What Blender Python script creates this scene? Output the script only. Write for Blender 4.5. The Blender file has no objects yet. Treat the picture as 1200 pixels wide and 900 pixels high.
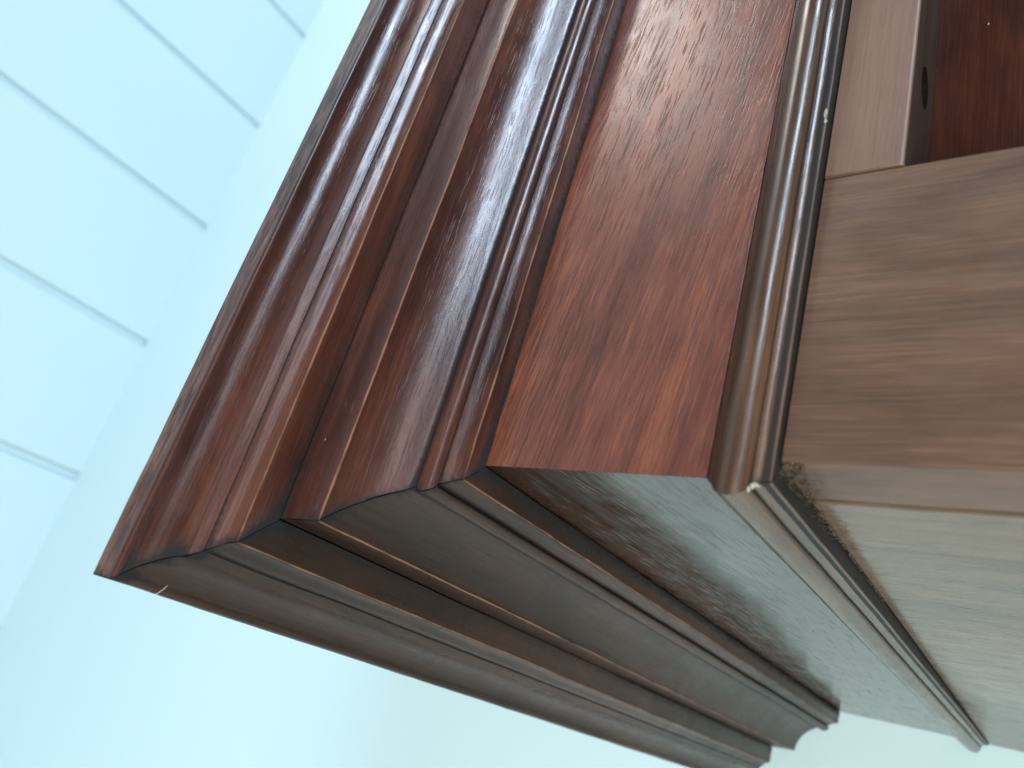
import bpy, bmesh, math, random
from mathutils import Vector, Matrix, noise

S = 0.6                                   # drawing units (frieze board = 0.100) to metres
scene = bpy.context.scene
COL = scene.collection
rng = random.Random(7)

# ------------------------------------------------------------------ camera
R = ((0.2683732161183532, 0.5441977414327023, -0.7948739743437132),
     (-0.8840660197777398, 0.46688292156395694, 0.021156800930599684),
     (0.38262656669887596, 0.6970431520148648, 0.606405602451813))
CAM = Vector((-0.0941641214731669, -0.243157755890924, -0.11259805222651546)) * S
cam_data = bpy.data.cameras.new('camera')
cam = bpy.data.objects.new('camera', cam_data)
COL.objects.link(cam)
m = Matrix.Identity(4)
for r in range(3):
    m[r][0] = R[0][r]; m[r][1] = -R[1][r]; m[r][2] = -R[2][r]; m[r][3] = CAM[r]
cam.matrix_world = m
cam_data.sensor_width = 36.0
cam_data.lens = 920.07 / 1200 * 36.0
cam_data.clip_start = 0.005
cam_data.clip_end = 60.0
cam_data.dof.use_dof = True
cam_data.dof.focus_distance = 0.222
cam_data.dof.aperture_fstop = 13.5
scene.camera = cam

# ------------------------------------------------------------------ light
world = bpy.data.worlds.new('World')
scene.world = world
world.use_nodes = True
bg = world.node_tree.nodes['Background']
bg.inputs[0].default_value = (0.86, 0.95, 1.0, 1)
bg.inputs[1].default_value = 0.13

def area(name, loc, target, sx, sy, power, color):
    d = bpy.data.lights.new(name, 'AREA')
    d.shape = 'RECTANGLE'; d.size = sx; d.size_y = sy
    d.energy = power; d.color = color
    o = bpy.data.objects.new(name, d)
    COL.objects.link(o)
    o.location = loc
    o.rotation_euler = (Vector(target) - Vector(loc)).to_track_quat('-Z', 'Y').to_euler()
    return o

area('low_window', (1.75, -1.50, -1.10), (0.1, 0.0, 0.07), 1.2, 0.38, 62, (0.60, 0.82, 1.06))
area('high_window', (1.7, -0.80, 0.92), (0.1, 0.0, 0.04), 0.75, 0.36, 12, (1.0, 0.97, 0.95))
area('side_window', (0.85, -2.15, -1.50), (0.0, -0.05, 0.07), 1.1, 0.55, 8, (0.86, 0.90, 1.0))
area('wall_fill', (-0.8, -0.7, -0.55), (-0.05, 0.36, -0.2), 1.0, 1.0, 30, (0.93, 1.0, 0.96))  # added unseen fill that brightens the wall and ceiling

scene.view_settings.view_transform = 'Standard'
scene.view_settings.look = 'None'
scene.view_settings.exposure = 0.0
scene.view_settings.gamma = 1.0
scene.view_settings.use_curve_mapping = False
scene.cycles.max_bounces = 8
scene.cycles.use_denoising = True

# ------------------------------------------------------------------ materials
class NT:
    def __init__(self, name):
        self.m = bpy.data.materials.new(name)
        self.m.use_nodes = True
        self.t = self.m.node_tree
        self.t.nodes.clear()
        self.out = self.n('ShaderNodeOutputMaterial')
        self.b = self.n('ShaderNodeBsdfPrincipled')
        self.l(self.b.outputs[0], self.out.inputs[0])
    def n(self, k, **kw):
        o = self.t.nodes.new(k)
        for a, v in kw.items(): setattr(o, a, v)
        return o
    def l(self, a, b): self.t.links.new(a, b)
    def mapping(self, scale, rot=(0, 0, 0), loc=(0, 0, 0), src=None):
        mp = self.n('ShaderNodeMapping')
        mp.inputs['Scale'].default_value = scale
        mp.inputs['Rotation'].default_value = rot
        mp.inputs['Location'].default_value = loc
        self.l(src, mp.inputs[0])
        return mp.outputs[0]
    def noise(self, vec, scale, detail=3, rough=0.5, dist=0.0):
        o = self.n('ShaderNodeTexNoise')
        o.inputs['Scale'].default_value = scale
        o.inputs['Detail'].default_value = detail
        o.inputs['Roughness'].default_value = rough
        o.inputs['Distortion'].default_value = dist
        self.l(vec, o.inputs['Vector'])
        return o.outputs['Fac']
    def ramp(self, fac, stops):
        o = self.n('ShaderNodeValToRGB')
        e = o.color_ramp.elements
        while len(e) < len(stops): e.new(0.5)
        for k, (p, c) in enumerate(stops):
            e[k].position = p
            e[k].color = (c, c, c, 1) if not isinstance(c, tuple) else (*c, 1)
        self.l(fac, o.inputs[0])
        return o.outputs[0]
    def math(self, op, a, b=None, clamp=False):
        o = self.n('ShaderNodeMath', operation=op, use_clamp=clamp)
        for k, v in enumerate((a, b)):
            if v is None: continue
            if isinstance(v, (int, float)): o.inputs[k].default_value = v
            else: self.l(v, o.inputs[k])
        return o.outputs[0]
    def mix(self, fac, a, b, blend='MIX'):
        o = self.n('ShaderNodeMix', data_type='RGBA', blend_type=blend)
        for k, v in ((0, fac), (6, a), (7, b)):
            if isinstance(v, (int, float)): o.inputs[k].default_value = v
            elif isinstance(v, tuple): o.inputs[k].default_value = (*v, 1)
            else: self.l(v, o.inputs[k])
        return o.outputs[2]

def wood(name, axis, dark, mid, light, rough=0.3, tilt=0.0, pore=0.8, orange_peel=0.35,
         wear_col=(0.26, 0.125, 0.068), specks=0.5, seed=0.0, fig=1.0, spec=0.5, ior=1.5, bump=0.55, fib=0.30, tint=(1, 0.93, 0.86), pt=0.60, fl=40, bnd=0.32, spw=10.0, sps=0.06, pore_scale=1.0, coat=0.0, blotch=0.6):
    """Varnished wood with its grain along one axis of the object."""
    w = NT(name)
    tc = w.n('ShaderNodeTexCoord')
    P0 = tc.outputs['Object']
    rot = {'x': (0, tilt, 0), 'y': (tilt, 0, 0), 'z': (0, tilt, 0)}[axis]
    P = w.mapping((1, 1, 1), rot, (seed, seed * 0.7, seed * 1.3), P0)
    def st(along, across):
        s = [across] * 3
        s['xyz'.index(axis)] = along
        return w.mapping(tuple(s), src=P)
    figure = w.noise(st(4, 26), 1.0, 4, 0.55, 0.2)
    band = w.noise(st(7, 150), 1.0, 3, 0.6, 0.25)
    fibre = w.noise(st(fl, 1700), 1.0, 3, 0.6, 0.1)
    f = w.math('ADD', w.math('MULTIPLY', figure, 0.40 * fig), w.math('ADD', w.math('MULTIPLY', band, bnd), w.math('MULTIPLY', fibre, fib)))
    f = w.math('ADD', f, 0.5 - (0.20 * fig + bnd / 2 + fib / 2))
    col = w.ramp(f, [(0.36, dark), (0.5, mid), (0.64, light)])
    # stained blotches in the old finish
    bl = w.ramp(w.noise(st(16, 48), 1.0, 5, 0.6, 0.5), [(0.50, 0.0), (0.74, 1.0)])
    col = w.mix(w.math('MULTIPLY', bl, blotch), col, (dark[0] * 0.55, dark[1] * 0.6, dark[2] * 0.7))
    # open pores: short dashes along the grain
    pv = w.noise(st(95 * pore_scale, 1900 * pore_scale), 1.0, 2, 0.5, 0.0)
    pmask = w.ramp(pv, [(pt, 0.0), (pt + 0.08, 1.0)])
    pv2 = w.noise(st(70 * pore_scale, 1500 * pore_scale), 1.0, 1, 0.5, 0.1)
    pmask2 = w.ramp(pv2, [(0.64, 0.0), (0.72, 1.0)])
    pm = w.math('MAXIMUM', pmask, pmask2)
    clump = w.ramp(figure, [(0.35, 0.35), (0.6, 1.0)])
    pm = w.math('MULTIPLY', w.math('MULTIPLY', pm, clump), pore)
    col = w.mix(w.math('MULTIPLY', pm, 0.6), col, (0.022, 0.010, 0.009))
    # worn arrises, dirt and recess shade, painted per vertex along the profile and broken up by noise
    at = w.n('ShaderNodeAttribute', attribute_name='wear')
    wn = w.noise(st(110, 640), 1.0, 4, 0.65)
    wm = w.math('MULTIPLY', w.math('SUBTRACT', w.math('ADD', at.outputs['Fac'], w.math('MULTIPLY', wn, 1.2)), 1.22), 2.6, clamp=True)
    col = w.mix(w.math('MULTIPLY', wm, 0.65), col, wear_col)
    ag = w.n('ShaderNodeAttribute', attribute_name='grime_shade')
    gn = w.noise(P0, 700, 3, 0.6)
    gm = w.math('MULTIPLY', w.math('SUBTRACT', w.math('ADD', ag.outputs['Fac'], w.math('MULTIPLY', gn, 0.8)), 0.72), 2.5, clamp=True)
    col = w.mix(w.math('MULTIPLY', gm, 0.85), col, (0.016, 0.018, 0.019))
    # dust specks
    vo = w.n('ShaderNodeTexVoronoi')
    vo.inputs['Scale'].default_value = 170
    w.l(st(0.55, 1.0), vo.inputs['Vector'])
    sep = w.n('ShaderNodeSeparateColor'); w.l(vo.outputs['Color'], sep.inputs[0])
    size = w.math('MULTIPLY', w.math('POWER', sep.outputs[0], spw), sps)
    dn = w.math('ADD', vo.outputs['Distance'], w.math('MULTIPLY', w.math('SUBTRACT', wn, 0.5), 0.10))
    sp = w.math('MULTIPLY', w.math('LESS_THAN', dn, size), specks)
    col = w.mix(sp, col, (0.62, 0.55, 0.47))
    vp = w.n('ShaderNodeTexVoronoi')
    vp.inputs['Scale'].default_value = 95
    w.l(w.mapping((1, 1, 1), loc=(3.1 + seed, 1.7, 0.4), src=P0), vp.inputs['Vector'])
    sp2 = w.n('ShaderNodeSeparateColor'); w.l(vp.outputs['Color'], sp2.inputs[0])
    pit = w.math('LESS_THAN', w.math('ADD', vp.outputs['Distance'], w.math('MULTIPLY', w.math('SUBTRACT', wn, 0.5), 0.05)),
                 w.math('MULTIPLY', w.math('POWER', sp2.outputs[1], 12.0), 0.07))
    col = w.mix(w.math('MULTIPLY', pit, 0.9), col, (0.010, 0.008, 0.008))
    w.l(col, w.b.inputs['Base Color'])
    # gloss
    rn = w.noise(P0, 90, 4, 0.6)
    rr = w.math('ADD', w.math('MULTIPLY', w.math('SUBTRACT', rn, 0.5), 0.28), rough)
    rr = w.math('ADD', rr, w.math('MULTIPLY', pm, 0.25))
    rr = w.math('ADD', rr, w.math('MULTIPLY', gm, 0.25))
    rr = w.math('ADD', rr, w.math('MULTIPLY', at.outputs['Fac'], 0.25), clamp=True)
    w.l(rr, w.b.inputs['Roughness'])
    w.b.inputs['IOR'].default_value = ior
    dull = w.math('MULTIPLY', w.math('SUBTRACT', 1.0, w.math('MULTIPLY', gm, 0.85)), w.math('SUBTRACT', 1.0, w.math('MULTIPLY', at.outputs['Fac'], 0.75)), clamp=True)
    w.l(w.math('MULTIPLY', dull, spec), w.b.inputs['Specular IOR Level'])
    w.b.inputs['Specular Tint'].default_value = (*tint, 1)
    w.l(w.math('MULTIPLY', dull, coat), w.b.inputs['Coat Weight'])
    w.b.inputs['Coat Roughness'].default_value = 0.27
    # relief: pores sunk, crazed varnish, fibres
    op = w.noise(st(260, 620), 1.0, 4, 0.6, 0.8)
    h = w.math('ADD', w.math('MULTIPLY', op, orange_peel), w.math('MULTIPLY', pm, -0.9))
    h = w.math('ADD', h, w.math('MULTIPLY', fibre, 0.25))
    h = w.math('ADD', h, w.math('SUBTRACT', w.math('MULTIPLY', sp, 0.8), pit))
    bp = w.n('ShaderNodeBump')
    bp.inputs['Strength'].default_value = bump
    bp.inputs['Distance'].default_value = 0.00022
    w.l(h, bp.inputs['Height'])
    w.l(bp.outputs[0], w.b.inputs['Normal'])
    return w.m

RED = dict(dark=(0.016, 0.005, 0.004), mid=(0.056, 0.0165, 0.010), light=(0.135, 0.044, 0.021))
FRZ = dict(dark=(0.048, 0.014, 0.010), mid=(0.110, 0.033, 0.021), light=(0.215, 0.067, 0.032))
SIDE_SHADE = dict(dark=(0.013, 0.006, 0.004), mid=(0.032, 0.0135, 0.0085), light=(0.060, 0.026, 0.015))  # same mahogany on the returns, their shade put into a darker colour
BRN = dict(dark=(0.052, 0.026, 0.016), mid=(0.108, 0.054, 0.034), light=(0.175, 0.092, 0.058))
WARM = (1.0, 0.90, 0.78)
M = {
    'mould_front': wood('varnished_mahogany_moulding', 'x', **RED, ior=1.5, coat=0.32, tint=(1.0, 0.86, 0.80), rough=0.30, pore=0.9, orange_peel=0.75, seed=1.0, blotch=0.85, bump=0.36, fib=0.18, fl=70),
    'mould_side': wood('varnished_mahogany_return_shaded', 'y', **SIDE_SHADE, ior=1.33, rough=0.30, pore=0.5, orange_peel=0.3, seed=2.0, bump=0.1, tint=WARM, specks=0.1),
    'frieze_front': wood('varnished_mahogany_frieze', 'x', **FRZ, rough=0.29, tilt=-0.13, tint=(1.0, 0.85, 0.78), pore=0.75, orange_peel=0.2, seed=3.3, pore_scale=1.05, bump=0.22, specks=0.8, blotch=0.4, fib=0.42, fig=0.5, fl=80, pt=0.58),
    'frieze_side': wood('varnished_mahogany_frieze_return_shaded', 'y', **SIDE_SHADE, ior=1.9, rough=0.12, tilt=0.12, pore=1.0, orange_peel=0.05, seed=4.1, pore_scale=0.8, specks=0.1, bump=0.09, tint=WARM, pt=0.555),
    'bead_front': wood('worn_brown_bead', 'x', (0.022, 0.012, 0.008), (0.070, 0.034, 0.019), (0.16, 0.078, 0.037), rough=0.29, pore=0.4, orange_peel=0.3, seed=5.0, bump=0.3),
    'bead_side': wood('worn_brown_bead_return', 'y', (0.03, 0.019, 0.014), (0.065, 0.038, 0.027), (0.11, 0.065, 0.044), rough=0.22, pore=0.3, orange_peel=0.2, seed=6.0, bump=0.1, tint=WARM, specks=0.1),
    'stile': wood('dulled_brown_stile', 'z', **BRN, rough=0.40, pore=0.2, orange_peel=0.3, seed=7.0, specks=0.9, wear_col=(0.42, 0.33, 0.22), tint=WARM, bump=0.2, fig=0.25, fib=0.32, bnd=0.2, blotch=0.5, fl=60, spw=6.0, sps=0.085),
    'rail': wood('dulled_brown_rail', 'x', (0.085, 0.045, 0.030), (0.148, 0.079, 0.053), (0.215, 0.12, 0.082), rough=0.48, pore=0.2, orange_peel=0.3, seed=8.0, specks=1.0, wear_col=(0.40, 0.36, 0.34), bump=0.35, fig=0.25, fib=0.2, bnd=0.16, spw=4.0, sps=0.10),
    'rail_under_shade': wood('shaded_rail_underside', 'x', (0.02, 0.011, 0.007), (0.038, 0.021, 0.014), (0.06, 0.034, 0.022), rough=0.5, pore=0.2, seed=11.0, specks=0.8, spec=0.25, fig=0.4),  # shade of the underside put into a darker copy of the rail wood
    'panel': wood('dark_red_inner_panel', 'x', (0.018, 0.005, 0.003), (0.042, 0.011, 0.006), (0.08, 0.022, 0.010), rough=0.4, pore=0.3, orange_peel=0.2, seed=9.0, specks=0.4, bump=0.35, spec=0.15),
    'side_panel': wood('dulled_brown_side', 'z', (0.085, 0.060, 0.043), (0.14, 0.098, 0.070), (0.19, 0.135, 0.097), ior=1.7, rough=0.22, pore=0.8, orange_peel=0.15, seed=10.0, specks=0.1, bump=0.08, tint=WARM, fig=0.6, pt=0.57),
}

def simple(name, col, rough):
    w = NT(name)
    tc = w.n('ShaderNodeTexCoord')
    n = w.noise(tc.outputs['Object'], 300, 3, 0.6)
    c = w.ramp(n, [(0.3, tuple(x * 0.7 for x in col)), (0.7, tuple(min(1, x * 1.2) for x in col))])
    w.l(c, w.b.inputs['Base Color'])
    w.b.inputs['Roughness'].default_value = rough
    return w.m
M['dust'] = simple('grey_brown_dust', (0.075, 0.052, 0.032), 0.95)
M['hole'] = simple('raw_shaded_mortise', (0.006, 0.004, 0.003), 0.9)  # shade inside the hole painted in as near-black
M['hole'].node_tree.nodes['Principled BSDF'].inputs['Specular IOR Level'].default_value = 0.05
M['chip'] = simple('pale_filler', (0.34, 0.30, 0.22), 0.7)
M['lint'] = simple('pale_lint', (0.5, 0.45, 0.42), 0.8)

def paint(name, col, stain):
    w = NT(name)
    tc = w.n('ShaderNodeTexCoord')
    P = tc.outputs['Object']
    n = w.noise(P, 2.2, 3, 0.5)
    c = w.ramp(n, [(0.3, tuple(x * 0.975 for x in col)), (0.7, tuple(min(1, x * 1.01) for x in col))])
    s = w.ramp(w.noise(P, 7.0, 4, 0.62, 0.3), [(0.66, 0.0), (0.76, 1.0)])
    c = w.mix(w.math('MULTIPLY', s, stain), c, (col[0] * 0.86, col[1] * 0.88, col[2] * 0.89))
    w.l(c, w.b.inputs['Base Color'])
    w.b.inputs['Roughness'].default_value = 0.6
    bp = w.n('ShaderNodeBump')
    bp.inputs['Strength'].default_value = 0.15
    bp.inputs['Distance'].default_value = 0.001
    w.l(w.noise(P, 160, 3, 0.6), bp.inputs['Height'])
    w.l(bp.outputs[0], w.b.inputs['Normal'])
    return w.m
M['wall'] = paint('pale_painted_wall', (0.562, 0.70, 0.715), 0.0)
M['ceiling'] = paint('pale_painted_boards', (0.585, 0.712, 0.745), 0.5)

# ------------------------------------------------------------------ helpers
def link(name, verts, faces, mat, parent=None, wear=None, grime_shade=None, smooth=35):
    me = bpy.data.meshes.new(name)
    me.from_pydata([tuple(v) for v in verts], [], faces)
    bm = bmesh.new(); bm.from_mesh(me)
    bmesh.ops.recalc_face_normals(bm, faces=bm.faces)
    bm.to_mesh(me); bm.free()
    for key, vals in (('wear', wear), ('grime_shade', grime_shade)):
        if vals is not None:
            a = me.attributes.new(key, 'FLOAT', 'POINT')
            a.data.foreach_set('value', vals)
    if smooth:
        me.polygons.foreach_set('use_smooth', [True] * len(me.polygons))
        me.set_sharp_from_angle(angle=math.radians(smooth))
    me.materials.append(mat)
    o = bpy.data.objects.new(name, me)
    COL.objects.link(o)
    if parent is not None: o.parent = parent
    return o

def tag(o, label=None, cat=None, kind=None, group=None):
    if label: o['label'] = label
    if cat: o['category'] = cat
    if kind: o['kind'] = kind
    if group: o['group'] = group
    return o

def rounded(pts, n=4):
    """pts: (p, z, radius, wear, grime) in thousandths; corners with a radius become arcs."""
    out = []
    N = len(pts)
    for i, q in enumerate(pts):
        p, z, r = q[0], q[1], q[2] if len(q) > 2 else 0
        we = q[3] if len(q) > 3 else 0
        gr = q[4] if len(q) > 4 else 0
        if r <= 0:
            out.append((p, z, we, gr)); continue
        a = Vector(pts[i - 1][:2]); b = Vector((p, z)); c = Vector(pts[(i + 1) % N][:2])
        u = a - b; v = c - b
        d = min(r, u.length * 0.7, v.length * 0.7)
        s = b + u.normalized() * d; e = b + v.normalized() * d
        if we and u.length - d > 1.2:
            q2 = s + u.normalized() * 0.35; out.append((q2.x, q2.y, 0, 0))
        for k in range(n + 1):
            t = k / n
            w = s * (1 - t) ** 2 + b * (2 * t * (1 - t)) + e * t ** 2
            out.append((w.x, w.y, we * (0.5 + 2 * t * (1 - t)), gr))
        if we and v.length - d > 1.2:
            q2 = e + v.normalized() * 0.35; out.append((q2.x, q2.y, 0, 0))
    return out

def arc(p0, p1, bulge, n=7, wear=0, grime_shade=0):
    """Points strictly between p0 and p1 on an arc; bulge > 0 curves to the left of the way p0 -> p1."""
    a = Vector(p0); b = Vector(p1); d = b - a; nrm = Vector((-d.y, d.x))
    res = []
    for k in range(1, n):
        t = k / n
        res.append(((a + d * t + nrm * (bulge * 4 * t * (1 - t))).x, (a + d * t + nrm * (bulge * 4 * t * (1 - t))).y, 0, wear, grime_shade))
    return res

W_END = 1.45       # drawing units: how far the front runs beyond the corner
L_END = 0.5934     # depth of the side

def run(name, prof, side, mat, parent, gap=0.0002, jitter=0.0002, segs=70, mitre_grime=0.5, end=None):
    """Sweep a closed profile along the front (side=False) or the left side, mitred at the corner."""
    n = len(prof)
    verts, wear, grime_shade = [], [], []
    end = end if end is not None else (L_END if side else W_END)
    ts = [(k / segs) ** 1.6 for k in range(segs + 1)]
    seed = hash_name(name, side)
    for t in ts:
        for j, (p, z, we, gr) in enumerate(prof):
            p_, z_ = p / 1000, z / 1000
            start = -p_ + gap
            a = start + (end - start) * t
            if p > -2:
                q = Vector((a * 14, z_ * 60 + seed, p_ * 60))
                p_ += jitter * noise.noise(q) + jitter * 0.6 * noise.noise(q * 4.1)
                z_ += jitter * noise.noise(q + Vector((9, 5, 3))) + jitter * 0.5 * noise.noise(q * 4.3 + Vector((2, 7, 1)))
            dist = a - start
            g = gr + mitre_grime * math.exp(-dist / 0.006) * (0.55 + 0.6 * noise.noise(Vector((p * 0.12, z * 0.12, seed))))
            # the mitre has lost a little at the arrises
            if dist < 1e-6 and p > -2:
                a += 0.0005 * max(0, noise.noise(Vector((p * 0.35, z * 0.35, seed + 3))))
            v = Vector((-p_, a, z_)) if side else Vector((a, -p_, z_))
            verts.append(v * S)
            wear.append(we); grime_shade.append(g)
    faces = []
    for k in range(len(ts) - 1):
        for j in range(n):
            j2 = (j + 1) % n
            faces.append((k * n + j, k * n + j2, (k + 1) * n + j2, (k + 1) * n + j))
    faces.append(tuple(range(n)))
    faces.append(tuple((len(ts) - 1) * n + j for j in range(n)))
    return link(name, verts, faces, mat, parent, wear, grime_shade)

def hash_name(name, side):
    return (sum(ord(c) * (i + 1) for i, c in enumerate(name)) % 97) + (50 if side else 0)

def fine_box(name, u0, u1, w0, w1, z0, z1, frame, mat, parent, bev=0.0012, wear_edges=1.0, main=None, small=0.0004):
    """Board with softly worn arrises; frame maps (u, w, z) to place."""
    bm = bmesh.new()
    bmesh.ops.create_cube(bm, size=1)
    for v in bm.verts:
        v.co = Vector((u0 + (v.co.x + .5) * (u1 - u0), w0 + (v.co.y + .5) * (w1 - w0), z0 + (v.co.z + .5) * (z1 - z0)))
    big = [e for e in bm.edges if main is None or main((e.verts[0].co + e.verts[1].co) / 2)]
    bmesh.ops.bevel(bm, geom=big, offset=bev, segments=3, profile=0.5, affect='EDGES')
    if main is not None:
        sharp = [e for e in bm.edges if len(e.link_faces) == 2 and e.calc_face_angle() > 1.2]
        bmesh.ops.bevel(bm, geom=sharp, offset=small, segments=1, profile=0.5, affect='EDGES')
    bm.normal_update()
    bm.verts.index_update()
    wear = []
    for v in bm.verts:
        flat = max(f.calc_area() for f in v.link_faces) > 0.0004
        wear.append(0.0 if flat or (main is not None and not main(v.co)) else wear_edges)
    verts = [frame(*v.co) * S for v in bm.verts]
    faces = [tuple(v.index for v in f.verts) for f in bm.faces]
    bm.free()
    return link(name, verts, faces, mat, parent, wear, [0.0] * len(verts), smooth=40)

# ------------------------------------------------------------------ setting: wall and boarded ceiling
ZC = 1.8345 * S
YW = L_END * S + 0.0012
def box(name, a, b, mat, parent=None):
    (x0, y0, z0), (x1, y1, z1) = a, b
    v = [(x, y, z) for x in (x0, x1) for y in (y0, y1) for z in (z0, z1)]
    f = [(0, 1, 3, 2), (4, 6, 7, 5), (0, 4, 5, 1), (2, 3, 7, 6), (0, 2, 6, 4), (1, 5, 7, 3)]
    return link(name, v, f, mat, parent, smooth=0)
wall = tag(box('wall', (-3.0, YW, -1.6), (3.0, YW + 0.1, ZC + 0.1), M['wall']), kind='structure')
ceiling = tag(box('ceiling', (-3.0, -3.2, ZC + 0.0072), (3.0, YW - 0.0005, ZC + 0.09), M['ceiling']), kind='structure')
PITCH = 0.3635 * S
X0 = 1.6008 * S
GROOVE = 0.0125
def board(x0, x1):
    y0, y1 = -3.2, YW + 0.002
    c = 0.0012
    sec = [(x0, ZC + 0.007), (x0, ZC + 0.0012), (x0 + c, ZC), (x1 - c, ZC), (x1, ZC + 0.0012), (x1, ZC + 0.007)]
    v = [(x, y, z) for y in (y0, y1) for x, z in sec]
    n = len(sec)
    f = [(j, (j + 1) % n, n + (j + 1) % n, n + j) for j in range(n)] + [tuple(range(n)), tuple(range(n, 2 * n))]
    return link('ceiling_board', v, f, M['ceiling'], ceiling, smooth=0)
k = -6
while X0 + k * PITCH < 2.9:
    board(X0 + (k - 1) * PITCH + GROOVE / 2, X0 + k * PITCH - GROOVE / 2)
    k += 1

# ------------------------------------------------------------------ the cabinet
cab = bpy.data.objects.new('wooden_cabinet', None)
COL.objects.link(cab)
tag(cab, 'dark mahogany cabinet with stepped cornice standing against the pale painted wall', 'cabinet')

# profiles: (outward, height) in thousandths of the drawing unit
crown = rounded([
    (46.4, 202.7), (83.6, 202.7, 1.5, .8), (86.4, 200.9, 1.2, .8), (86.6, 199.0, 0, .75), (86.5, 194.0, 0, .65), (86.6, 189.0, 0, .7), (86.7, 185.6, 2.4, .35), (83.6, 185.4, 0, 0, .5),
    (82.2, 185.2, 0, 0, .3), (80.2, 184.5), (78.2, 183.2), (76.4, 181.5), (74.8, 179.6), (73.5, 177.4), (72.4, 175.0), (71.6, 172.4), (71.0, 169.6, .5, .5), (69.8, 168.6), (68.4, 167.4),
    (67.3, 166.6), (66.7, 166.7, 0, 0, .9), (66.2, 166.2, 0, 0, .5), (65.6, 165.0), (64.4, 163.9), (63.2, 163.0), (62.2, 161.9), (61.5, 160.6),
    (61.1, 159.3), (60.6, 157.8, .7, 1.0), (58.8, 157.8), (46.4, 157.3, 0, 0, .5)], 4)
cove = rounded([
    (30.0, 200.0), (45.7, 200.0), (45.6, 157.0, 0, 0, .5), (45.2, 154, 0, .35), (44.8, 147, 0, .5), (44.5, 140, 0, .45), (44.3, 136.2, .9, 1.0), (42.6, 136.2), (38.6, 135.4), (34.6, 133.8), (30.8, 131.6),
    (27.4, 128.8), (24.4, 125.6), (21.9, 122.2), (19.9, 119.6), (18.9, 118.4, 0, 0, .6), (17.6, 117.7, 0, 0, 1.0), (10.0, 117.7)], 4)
bead = rounded([
    (0.8, 117.2), (15.5, 117.2, 0, 0, 1.2), (17.6, 116.9, 0, 0, .8), (18.8, 116.3, 0, 0, .1), (19.7, 115.4, 0, .3), (20.3, 113.8, 0, .3), (20.5, 112.1, 0, .3), (20.2, 110.4, 0, .2), (19.4, 109.0), (18.2, 108.0),
    (16.9, 107.5), (16.2, 107.6, 0, 0, .9), (15.9, 109.2, 0, 0, 1.3), (15.1, 109.0, 0, 0, 1.0), (14.2, 107.2), (13.2, 105.9), (12.3, 104.6), (11.6, 103.0),
    (11.2, 101.5), (10.8, 99.7, .8, .9), (9.0, 99.6), (0.8, 99.2, 0, 0, .8)], 4)
frieze = rounded([(-12, 201.0), (-0.15, 201.0), (0, 101.0, 0, 0, .5), (0, 97.5), (0, 60), (0, 2.0), (0, 0.35, .5, .2, .3), (-12, 0.35)], 3)
low = rounded([
    (-14, -0.1), (-0.2, -0.1, 0, 0, .3), (0.9, -0.5, .4, .4), (3.4, -3.3, .4, .6), (3.9, -4.3, 0, 0, .5), (5.3, -4.8, 0, .6), (6.9, -5.9, 0, .6), (8.2, -7.6, 0, .35), (9.0, -9.7), (9.2, -11.7),
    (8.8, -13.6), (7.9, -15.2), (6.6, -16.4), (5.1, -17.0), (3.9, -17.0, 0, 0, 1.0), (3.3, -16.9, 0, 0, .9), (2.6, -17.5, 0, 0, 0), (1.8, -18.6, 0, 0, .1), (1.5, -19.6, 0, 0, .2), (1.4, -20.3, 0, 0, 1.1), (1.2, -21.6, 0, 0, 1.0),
    (0.9, -22.9, .5, .6), (0.2, -22.9, 0, 0, 1.4), (-14, -22.9, 0, 0, 1.4)], 4)  # dark end points carry the underside's shade as colour
cornice_bm_verts = [Vector(v) * S for v in [(-.07, -.07, .2035), (W_END, -.07, .2035), (W_END, L_END, .2035), (-.07, L_END, .2035),
                                             (-.07, -.07, .212), (W_END, -.07, .212), (W_END, L_END, .212), (-.07, L_END, .212)]]
cornice = link('cornice', cornice_bm_verts, [(0, 1, 2, 3), (4, 5, 6, 7), (0, 1, 5, 4), (1, 2, 6, 5), (2, 3, 7, 6), (3, 0, 4, 7)], M['mould_front'], cab, smooth=0)
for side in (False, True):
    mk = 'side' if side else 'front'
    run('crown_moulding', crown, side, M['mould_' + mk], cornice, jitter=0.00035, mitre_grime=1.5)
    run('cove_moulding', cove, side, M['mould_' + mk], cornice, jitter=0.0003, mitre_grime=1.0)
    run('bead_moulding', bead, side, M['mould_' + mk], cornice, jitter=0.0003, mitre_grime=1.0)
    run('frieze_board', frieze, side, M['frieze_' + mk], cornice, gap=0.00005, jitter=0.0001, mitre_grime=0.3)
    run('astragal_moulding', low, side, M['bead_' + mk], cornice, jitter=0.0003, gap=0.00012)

# carcass, sitting very slightly askew under the cornice
XC, YC, ROT = 0.0084, 0.0025, 0.0150266
CA, SA = math.cos(ROT), math.sin(ROT)
def fr(u, w, z): return Vector((XC + u * CA - w * SA, YC + u * SA + w * CA, z))
ZT, ZB, XS, ZR, TJ, WR = -0.0236, -1.35, 0.1225, -0.0527, 0.0332, 0.0359
fine_box('stile', 0, XS, 0, TJ, ZB, ZT, fr, M['stile'], cab, bev=0.0011, wear_edges=1.0, main=lambda c: c.y < 0.003 and c.z < ZT - 0.003)
rail = fine_box('top_rail', XS + 0.0006, W_END - 0.13, -0.0004, WR, ZR, ZT, fr, M['rail'], cab, bev=0.0017, wear_edges=.7,
                main=lambda c: c.y < 0.003 and c.z < ZR + 0.003)
fine_box('side_panel', 0.0002, 0.022, TJ + 0.0052, L_END - 0.004, ZB, ZT, fr, M['side_panel'], cab, bev=0.0008, wear_edges=.3)
fine_box('door_panel', XS - 0.02, W_END - 0.11, WR + 0.0003, WR + 0.014, ZB, ZT - 0.002, fr, M['panel'], cab, bev=0.0005, wear_edges=0)

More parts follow.
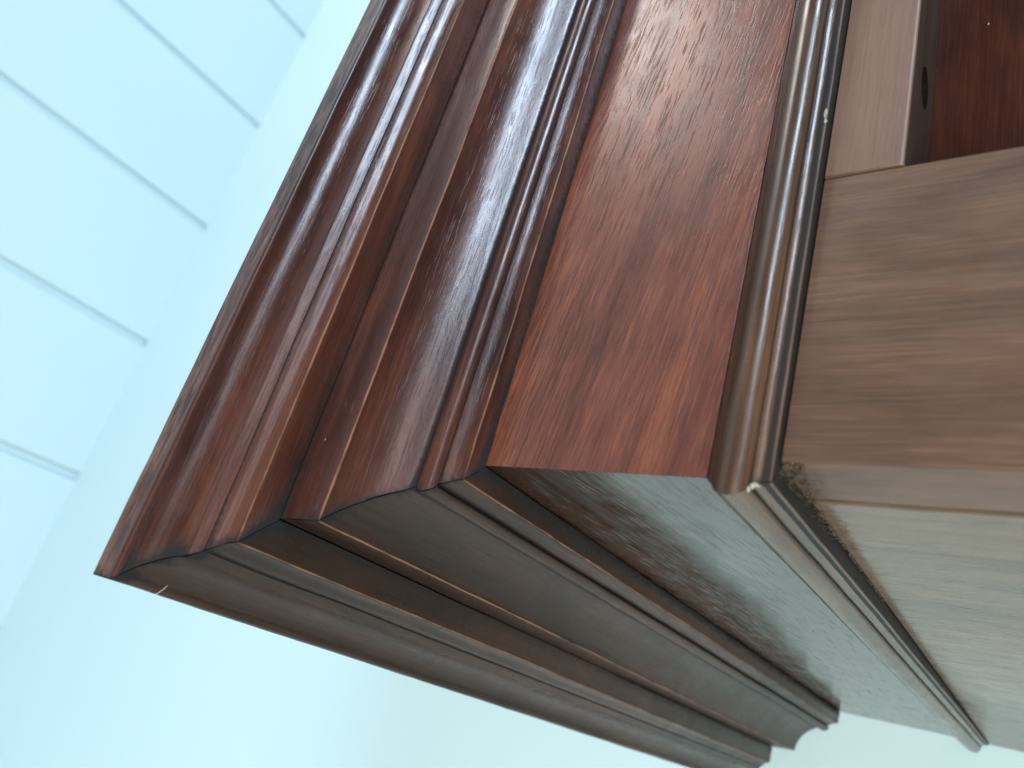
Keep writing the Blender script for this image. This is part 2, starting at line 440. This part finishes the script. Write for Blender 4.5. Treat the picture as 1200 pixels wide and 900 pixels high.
# mortise for a bolt in the underside of the rail
cut = fine_box('cutter', 0, 1, 0, 1, 0, 1, lambda u, w, z: Vector((0, 0, 0)), M['hole'], None)
bpy.data.objects.remove(cut)
def slot_mesh(inner):
    ring = []
    n = 26
    for k in range(n):
        a = 2 * math.pi * k / n
        rad = 1 + 0.10 * noise.noise(Vector((math.cos(a) * 2, math.sin(a) * 2, 4.4)))
        ring.append((0.1825 + 0.0108 * rad * math.cos(a) * (abs(math.cos(a)) ** 0.15), 0.0195 + 0.0066 * rad * math.sin(a)))
    return ring
ring = slot_mesh(0)
n = len(ring)
vv = [fr(u, w, ZR - 0.004) * S for u, w in ring] + [fr(u, w, ZR + 0.012) * S for u, w in ring]
ff = [(j, (j + 1) % n, n + (j + 1) % n, n + j) for j in range(n)] + [tuple(range(n)), tuple(range(n, 2 * n))]
cutter = link('cutter', vv, ff, M['hole'], None, smooth=0)
md = rail.modifiers.new('mortise', 'BOOLEAN')
md.operation = 'DIFFERENCE'; md.solver = 'EXACT'; md.object = cutter
bpy.context.view_layer.update()
dg = bpy.context.evaluated_depsgraph_get()
new = bpy.data.meshes.new_from_object(rail.evaluated_get(dg))
rail.modifiers.clear()
new.materials.append(M['rail_under_shade'])
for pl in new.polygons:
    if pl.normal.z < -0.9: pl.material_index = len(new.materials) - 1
    hd = pl.center - fr(0.1825, 0.0195, 0) * S
    if pl.center.z > (ZR + 0.0002) * S and math.hypot(hd.x, hd.y) < 0.0135 * S: pl.material_index = len(new.materials)
new.materials.append(M['hole'])
new.set_sharp_from_angle(angle=math.radians(40))
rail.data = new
bpy.data.objects.remove(cutter)
# ragged lining of the mortise
lv, lf = [], []
rows = 6
for i in range(rows):
    for j, (u, w) in enumerate(ring):
        cu, cw = 0.1825, 0.0195
        s = 0.985 - 0.16 * abs(noise.noise(Vector((j * 0.9, i * 1.3, 2.0)))) * (1 if i else 0.2)
        lv.append(fr(cu + (u - cu) * s, cw + (w - cw) * s, ZR + 0.0006 + 0.010 * i / (rows - 1)) * S)
for i in range(rows - 1):
    for j in range(n):
        lf.append((i * n + j, i * n + (j + 1) % n, (i + 1) * n + (j + 1) % n, (i + 1) * n + j))
lf.append(tuple((rows - 1) * n + j for j in range(n)))
link('bolt_mortise', lv, lf, M['hole'], rail, smooth=0)

# dust and cobweb packed in the gap under the astragal, at the corner
bm = bmesh.new()
def fleck(c, r, stretch=None):
    mt = Matrix.Translation(c) @ Matrix.Rotation(rng.uniform(0, 6.28), 4, Vector((rng.uniform(-1, 1), rng.uniform(-1, 1), rng.uniform(-1, 1))).normalized())
    mt = mt @ Matrix.Diagonal((r * rng.uniform(.5, 1.7), r * rng.uniform(.3, 1), r * rng.uniform(.5, 1.2), 1))
    bmesh.ops.create_icosphere(bm, subdivisions=1, radius=1, matrix=mt)
for i in range(480):
    y = 0.002 + 0.16 * rng.random() ** 2.2
    k = math.exp(-y / 0.035)
    depth = rng.random()
    u = -0.0002 - 0.0006 * depth * (1 + k)
    z = ZT - 0.0004 - (0.0002 + 0.0065 * k) * rng.random() ** 1.8
    fleck(fr(u, y, z) * S, (0.00028 + 0.0003 * k) * S * rng.uniform(.5, 1.5))
for i in range(260):                                           # fine fibres
    y = 0.002 + 0.07 * rng.random() ** 1.6
    a = fr(-0.001 - 0.003 * rng.random(), y, ZT - 0.010 * rng.random() ** 1.5)
    b = a + Vector((rng.uniform(-.003, .002), rng.uniform(-.006, .006), rng.uniform(-.003, .006)))
    d = (b - a)
    side_v = d.cross(Vector((rng.uniform(-1, 1), rng.uniform(-1, 1), rng.uniform(-1, 1)))).normalized() * 0.00011
    up = d.cross(side_v).normalized() * 0.00011
    vs = [bm.verts.new(q * S) for q in (a + side_v, a - side_v, a + up, b)]
    for tri in ((0, 1, 3), (1, 2, 3), (2, 0, 3), (0, 2, 1)): bm.faces.new([vs[t] for t in tri])
me = bpy.data.meshes.new('dust_clump'); bm.to_mesh(me); bm.free()
me.materials.append(M['dust'])
o = bpy.data.objects.new('dust_clump', me); COL.objects.link(o); o.parent = cab
o['kind'] = 'stuff'

# pale filler left in the astragal's mitre and on its lower arris
def blob(name, pts, mat, parent):
    b = bmesh.new()
    for c, r in pts:
        bmesh.ops.create_icosphere(b, subdivisions=2, radius=1, matrix=Matrix.Translation(Vector(c) * S) @ Matrix.Diagonal((r[0] * S, r[1] * S, r[2] * S, 1)))
    for v in b.verts: v.co += Vector([noise.noise(v.co * 3000 + Vector((k * 7, 0, 0))) for k in range(3)]) * 0.0003
    mm = bpy.data.meshes.new(name); b.to_mesh(mm); b.free()
    mm.materials.append(mat)
    q = bpy.data.objects.new(name, mm); COL.objects.link(q); q.parent = parent
    return q
blob('filler_patch', [((-.0035, -.0036, -.0176), (.0009, .0009, .0009)), ((-.0052, -.0050, -.0172), (.0008, .0008, .0006)),
                      ((-.0022, -.0022, -.0178), (.0006, .0008, .0009)), ((-.0026, -.0014, -.0186), (.0005, .0005, .0011))], M['chip'], cornice)
blob('filler_patch', [((.1610, -.0011, -.0221), (.0030, .0006, .0006)), ((.1570, -.0010, -.0225), (.0014, .0005, .0005))], M['chip'], cornice)

# a lint fibre clinging to the lower edge of the side
pts = [Vector(c) * S for c in ((-.0872, -.0682, .1858), (-.0866, -.0670, .1848), (-.0846, -.0660, .1838), (-.0825, -.0650, .1834))]
lv, lf = [], []
for i, c in enumerate(pts):
    d = (pts[min(i + 1, 3)] - pts[max(i - 1, 0)]).normalized()
    e1 = d.orthogonal().normalized(); e2 = d.cross(e1)
    for j in range(5):
        a = 2 * math.pi * j / 5
        lv.append(c + (e1 * math.cos(a) + e2 * math.sin(a)) * 0.00006)
for i in range(3):
    for j in range(5):
        lf.append((i * 5 + j, i * 5 + (j + 1) % 5, i * 5 + 5 + (j + 1) % 5, i * 5 + 5 + j))
lf += [tuple(range(5)), tuple(range(15, 20))]
o = link('lint_fibre', lv, lf, M['lint'], None)
tag(o, 'tiny pale lint fibre stuck to the lower edge of the cornice near its corner', 'lint')
